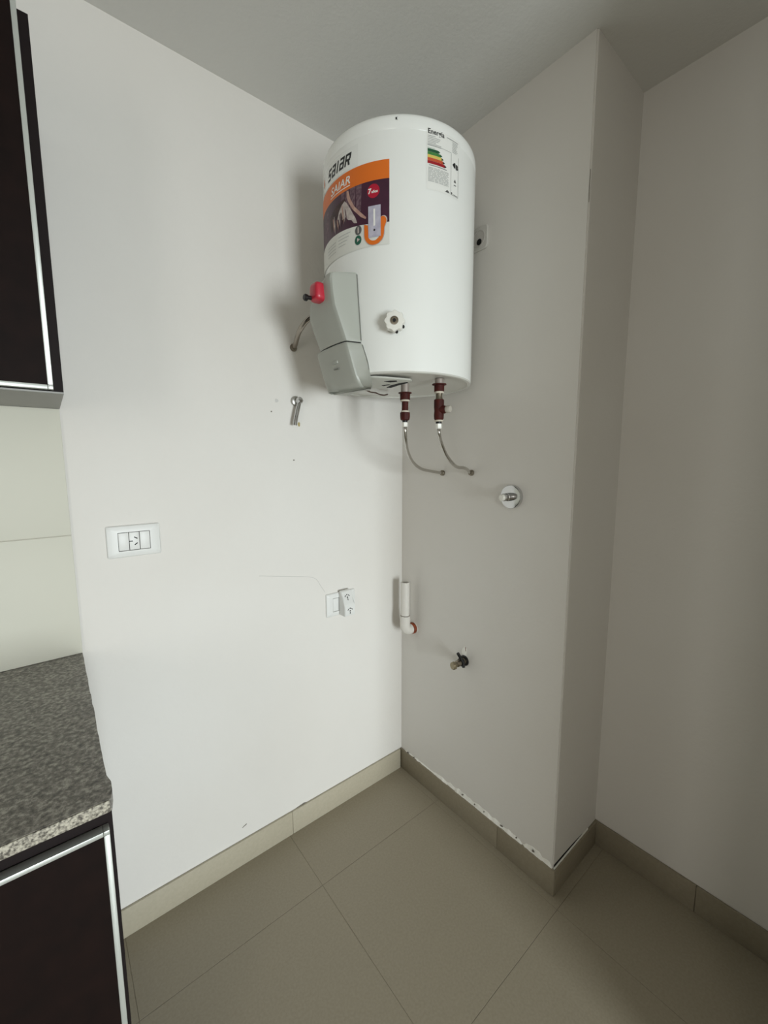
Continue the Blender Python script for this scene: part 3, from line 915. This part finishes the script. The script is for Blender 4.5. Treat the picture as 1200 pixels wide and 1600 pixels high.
# ------------------------------------------------------------------ sockets
def socket(loc, label, slots, name='wall_socket'):
    x0, x1, z0, z1 = loc
    t = thing(name, label, 'socket', ((x0 + x1) / 2, 0, z0))
    w, h = x1 - x0, z1 - z0
    mx, mz0, mz1 = w * 0.205, z0 + h * 0.21, z1 - h * 0.21
    cx0, cx1 = x0 + mx, x1 - mx
    cy = -0.0098
    fr = MB()
    bmq = fr.bm
    def ringv(pts, y):
        return [bmq.verts.new((x, y, z)) for x, z in pts]
    def rr(ax0, ax1, az0, az1, rad, n=5):
        o = []
        for (cx, cz, a0) in ((ax1 - rad, az1 - rad, 0), (ax0 + rad, az1 - rad, 90), (ax0 + rad, az0 + rad, 180), (ax1 - rad, az0 + rad, 270)):
            for k in range(n):
                a = R(a0 + 90 * k / (n - 1))
                o.append((cx + rad * math.cos(a), cz + rad * math.sin(a)))
        return o
    loops = [ringv(rr(x0, x1, z0, z1, 0.004), -0.0003), ringv(rr(x0, x1, z0, z1, 0.004), -0.005),
             ringv(rr(x0 + 0.002, x1 - 0.002, z0 + 0.002, z1 - 0.002, 0.005), -0.0078),
             ringv(rr(x0 + 0.012, x1 - 0.012, z0 + 0.009, z1 - 0.009, 0.006), -0.0105),
             ringv(rr(cx0 - 0.0005, cx1 + 0.0005, mz0 - 0.0005, mz1 + 0.0005, 0.0012), -0.0108),
             ringv(rr(cx0 - 0.0002, cx1 + 0.0002, mz0 - 0.0002, mz1 + 0.0002, 0.0010), -0.0055)]
    for A, B in zip(loops, loops[1:]):
        for k in range(len(A)):
            bmq.faces.new((A[k], A[(k + 1) % len(A)], B[(k + 1) % len(A)], B[k]))
    fr.build('cover_plate', white_p, t, 30)
    MB().box((cx0, -0.006, mz0), (cx1, -0.0004, mz1)).build('back_box', plast_d, t, None)
    mw = (cx1 - cx0) / 3
    for k in range(3):
        a, b = cx0 + k * mw + 0.0007, cx0 + (k + 1) * mw - 0.0007
        m = MB().box((a, -0.0102, mz0 + 0.0010), (b, -0.0058, mz1 - 0.0010), 0.0006).build('module', white_p, t)
        if k == slots:
            cx, cz = (a + b) / 2, (mz0 + mz1) / 2
            # three flat pin slots, the module lying on its side
            for sx, sz, ang in ((0.0035, 0.0085, -35), (0.0035, -0.0085, 35), (-0.0085, 0.0, 0)):
                ca, sa = math.cos(R(ang)), math.sin(R(ang))
                q = [(cx + sx + ca * u - sa * v, -0.01015, cz + sz + sa * u + ca * v) for u, v in ((-.0046, -.0013), (.0046, -.0013), (.0046, .0013), (-.0046, .0013))]
                MB().prism(q, (0, -0.0004, 0)).build('pin_slot', plast_d, m)
    return t


socket((-1.0605, -0.9315, 1.1405, 1.2278), 'white three module wall socket above the end of the worktop', 1)
socket((-0.3870, -0.2560, 0.8080, 0.8985), 'low white wall socket plate carrying a plug adapter', -1)

ad = thing('plug_adapter', 'white plug adapter with angled outlet faces pushed into the low socket', 'adapter', (-0.309, -0.012, 0.815))
ax0, ax1 = -0.3335, -0.2865
side_poly = [(ax0, -0.0118, 0.8105), (ax0, -0.050, 0.8125), (ax0, -0.052, 0.816), (ax0, -0.052, 0.852), (ax0, -0.044, 0.862), (ax0, -0.024, 0.9035), (ax0, -0.0118, 0.9065)]
mb = MB().prism(side_poly, (ax1 - ax0, 0, 0))
bmesh.ops.bevel(mb.bm, geom=[e for e in mb.bm.edges], offset=0.0018, segments=2, affect='EDGES')
body = mb.build('adapter_body', white_p, ad, 40)


def pins(c, ux, uz, nrm):
    c, ux, uz, nrm = Vector(c), Vector(ux), Vector(uz).normalized(), Vector(nrm).normalized()
    for px, pz, ang, l, w in ((-0.0085, 0.0045, 55, .0036, .0014), (0.0085, 0.0045, -55, .0036, .0014), (0.0, -0.0095, 90, .0036, .0014), (0.0, 0.0085, 0, .0022, .0022), (0.0, -0.0015, 0, .0024, .0024)):
        ca, sa = math.cos(R(ang)), math.sin(R(ang))
        q = [c + ux * (px + ca * u - sa * v) + uz * (pz + sa * u + ca * v) for u, v in ((-l, -w), (l, -w), (l, w), (-l, w))]
        MB().prism(q, nrm * 0.0005).build('pin_slot', plast_d, body)


acx = (ax0 + ax1) / 2
pins((acx, -0.0521, 0.834), (1, 0, 0), (0, 0, 1), (0, -1, 0))
tn = Vector((0, -0.0415, 0.020)).normalized()
pins(Vector((acx, -0.034, 0.8827)) + tn * 0.0002, (1, 0, 0), (0, 0.020, 0.0415), tn)

# ------------------------------------------------------------------ round outlet plate beside the heater
pl = thing('cable_outlet', 'small white plate with a dark cable hole beside the heater', 'outlet plate', (-0.001, -0.378, 2.087))
py0, py1, pz0, pz1 = -0.4175, -0.3425, 2.0880, 2.1600


def rr2(y0, y1, z0, z1, rad, x, n=6):
    o = []
    for (cy, cz, a0) in ((y1 - rad, z1 - rad, 0), (y0 + rad, z1 - rad, 90), (y0 + rad, z0 + rad, 180), (y1 - rad, z0 + rad, 270)):
        for k in range(n):
            a = R(a0 + 90 * k / (n - 1))
            o.append((x, cy + rad * math.cos(a), cz + rad * math.sin(a)))
    return o


MB().loft([rr2(py0, py1, pz0, pz1, 0.012, -0.0004), rr2(py0, py1, pz0, pz1, 0.012, -0.006), rr2(py0 + 0.002, py1 - 0.002, pz0 + 0.002, pz1 - 0.002, 0.011, -0.008)]).build('plate', MATS['off_white_plastic'], pl)
MB().lathe((-0.0079, -0.383, 2.124), (-1, 0, 0), [(0.026, 0), (0.026, 0.0015), (0.0235, 0.002), (0.0225, 0.0004), (0, 0.0004)], 32).build('ring', mat('grey_white_plastic', (194, 190, 184), 0.45), pl)
MB().lathe((-0.0082, -0.386, 2.113), (-1, 0, 0), [(0, 0), (0.0095, 0), (0.0095, 0.0014), (0.0078, 0.0016), (0.0078, 0.0008), (0, 0.0008)], 24).build('cable_hole', plast_d, pl)

# ------------------------------------------------------------------ chrome stop valve with round flange
sv = thing('stop_valve', 'chrome stop valve stem on a round chrome flange on the shaft wall', 'valve', (-0.001, -0.540, 1.285))
MB().lathe((-0.0005, -0.5400, 1.2852), (-1, 0, 0), [(0, 0), (0.0385, 0), (0.0385, 0.009), (0.0372, 0.0115), (0.0345, 0.0122), (0, 0.0122)], 48).build('flange', chrome, sv)
MB().lathe((-0.0122, -0.5400, 1.2852), (-1, 0, 0), [(0.0135, 0), (0.0135, 0.022), (0.0122, 0.023), (0.0122, 0.036), (0.0105, 0.038), (0, 0.038)], 28).build('stem', chrome, sv)
MB().lathe((-0.0500, -0.5400, 1.2852), (-1, 0, 0), [(0.0080, 0), (0.0100, 0.002), (0.0100, 0.010), (0.0085, 0.013), (0, 0.0135)], 24).build('spindle', white_k, sv)

# ------------------------------------------------------------------ white drain pipe in the corner
dp = thing('drain_pipe', 'short white drain pipe with an elbow into the shaft wall beside the corner', 'pipe', (-0.05, -0.078, 0.66))
PX, PY = -0.050, -0.0775
pr = 0.0185
o = MB()
o.lathe((PX, PY, 0.742), (0, 0, 1), [(0.0165, 0.0), (pr, 0.0), (pr, 0.158), (pr - 0.002, 0.160), (pr - 0.003, 0.160), (pr - 0.003, 0.05), (0, 0.05)], 32)
o.build('upright_pipe', pvc, dp)
MB().lathe((PX, PY, 0.7575), (0, 0, 1), [(pr + 0.0003, 0), (pr + 0.0006, 0.0014), (pr + 0.0003, 0.0028)], 32).build('joint_line', mark_m, dp)
MB().tube([(PX, PY, 0.757), (PX, PY, 0.735), (PX, PY, 0.716), (PX + 0.006, PY, 0.701), (PX + 0.018, PY, 0.6925), (PX + 0.027, PY, 0.6915), (-0.0175, PY, 0.6915)], 0.0215, 24, 6).build('elbow', pvc, dp)
MB().lathe((-0.0180, PY, 0.6915), (1, 0, 0), [(0.0215, 0), (0.0236, 0.003), (0.0240, 0.009), (0.0230, 0.0150), (0, 0.0150)], 28).build('sealant_ring', orange_rust, dp)
MB().lathe((-0.0035, PY, 0.6915), (1, 0, 0), [(0.0240, 0), (0.0275, 0.001), (0.0275, 0.003), (0, 0.003)], 28).build('wall_collar', pvc, dp)

# ------------------------------------------------------------------ small stop cock low on the shaft wall
tp_ = thing('stop_cock', 'small dull metal stop cock with a black lever low on the shaft wall', 'tap', (-0.001, -0.358, 0.650))
ty, tz_ = -0.3585, 0.6525
MB().lathe((-0.0005, ty, tz_), (-1, 0, 0), [(0, 0), (0.0200, 0), (0.0200, 0.003), (0.0165, 0.005), (0.0150, 0.004), (0, 0.004)], 28).build('rosette', black_m, tp_)
MB().lathe((-0.0030, ty, tz_), (-1, 0, 0), [(0.0125, 0), (0.0125, 0.012), (0.0105, 0.014), (0.0105, 0.026), (0.0120, 0.028), (0.0120, 0.040), (0.0075, 0.043), (0.0070, 0.052), (0, 0.052)], 24).build('cock_body', dullmetal, tp_)
MB().lathe((-0.0545, ty, tz_ - 0.001), (-1, 0, 0), [(0, 0), (0.0120, 0), (0.0145, 0.003), (0.0145, 0.012), (0.0110, 0.015), (0, 0.015)], 10).build('cap_nut', mat('brass_nickel', (150, 140, 118), 0.35, metal=0.9), tp_)
lvd = MB().tube([(-0.020, ty - 0.012, tz_ - 0.016), (-0.022, ty - 0.009, tz_ + 0.004), (-0.030, ty - 0.004, tz_ + 0.022), (-0.040, ty, tz_ + 0.040)], 0.0058, 12, 6)
lvd.lathe((-0.016, ty, tz_), (-1, 0, 0), [(0, 0), (0.0150, 0), (0.0150, 0.009), (0, 0.009)], 24)
lvd.build('lever', black_m, tp_)
MB().prism([(-0.0002, -0.3600, 0.705), (-0.0002, -0.3630, 0.690), (-0.0002, -0.3650, 0.692), (-0.0002, -0.3625, 0.706)], (-0.0008, 0, 0)).build('rust_scratch', mat('rust_mark', (120, 74, 60), 0.8), wall_shaft)
MB().prism([(-0.0002, -0.344, 0.675), (-0.0002, -0.366, 0.672), (-0.0002, -0.368, 0.700), (-0.0002, -0.356, 0.708), (-0.0002, -0.346, 0.694)], (-0.0006, 0, 0)).build('filler_patch', plaster_m, wall_shaft)
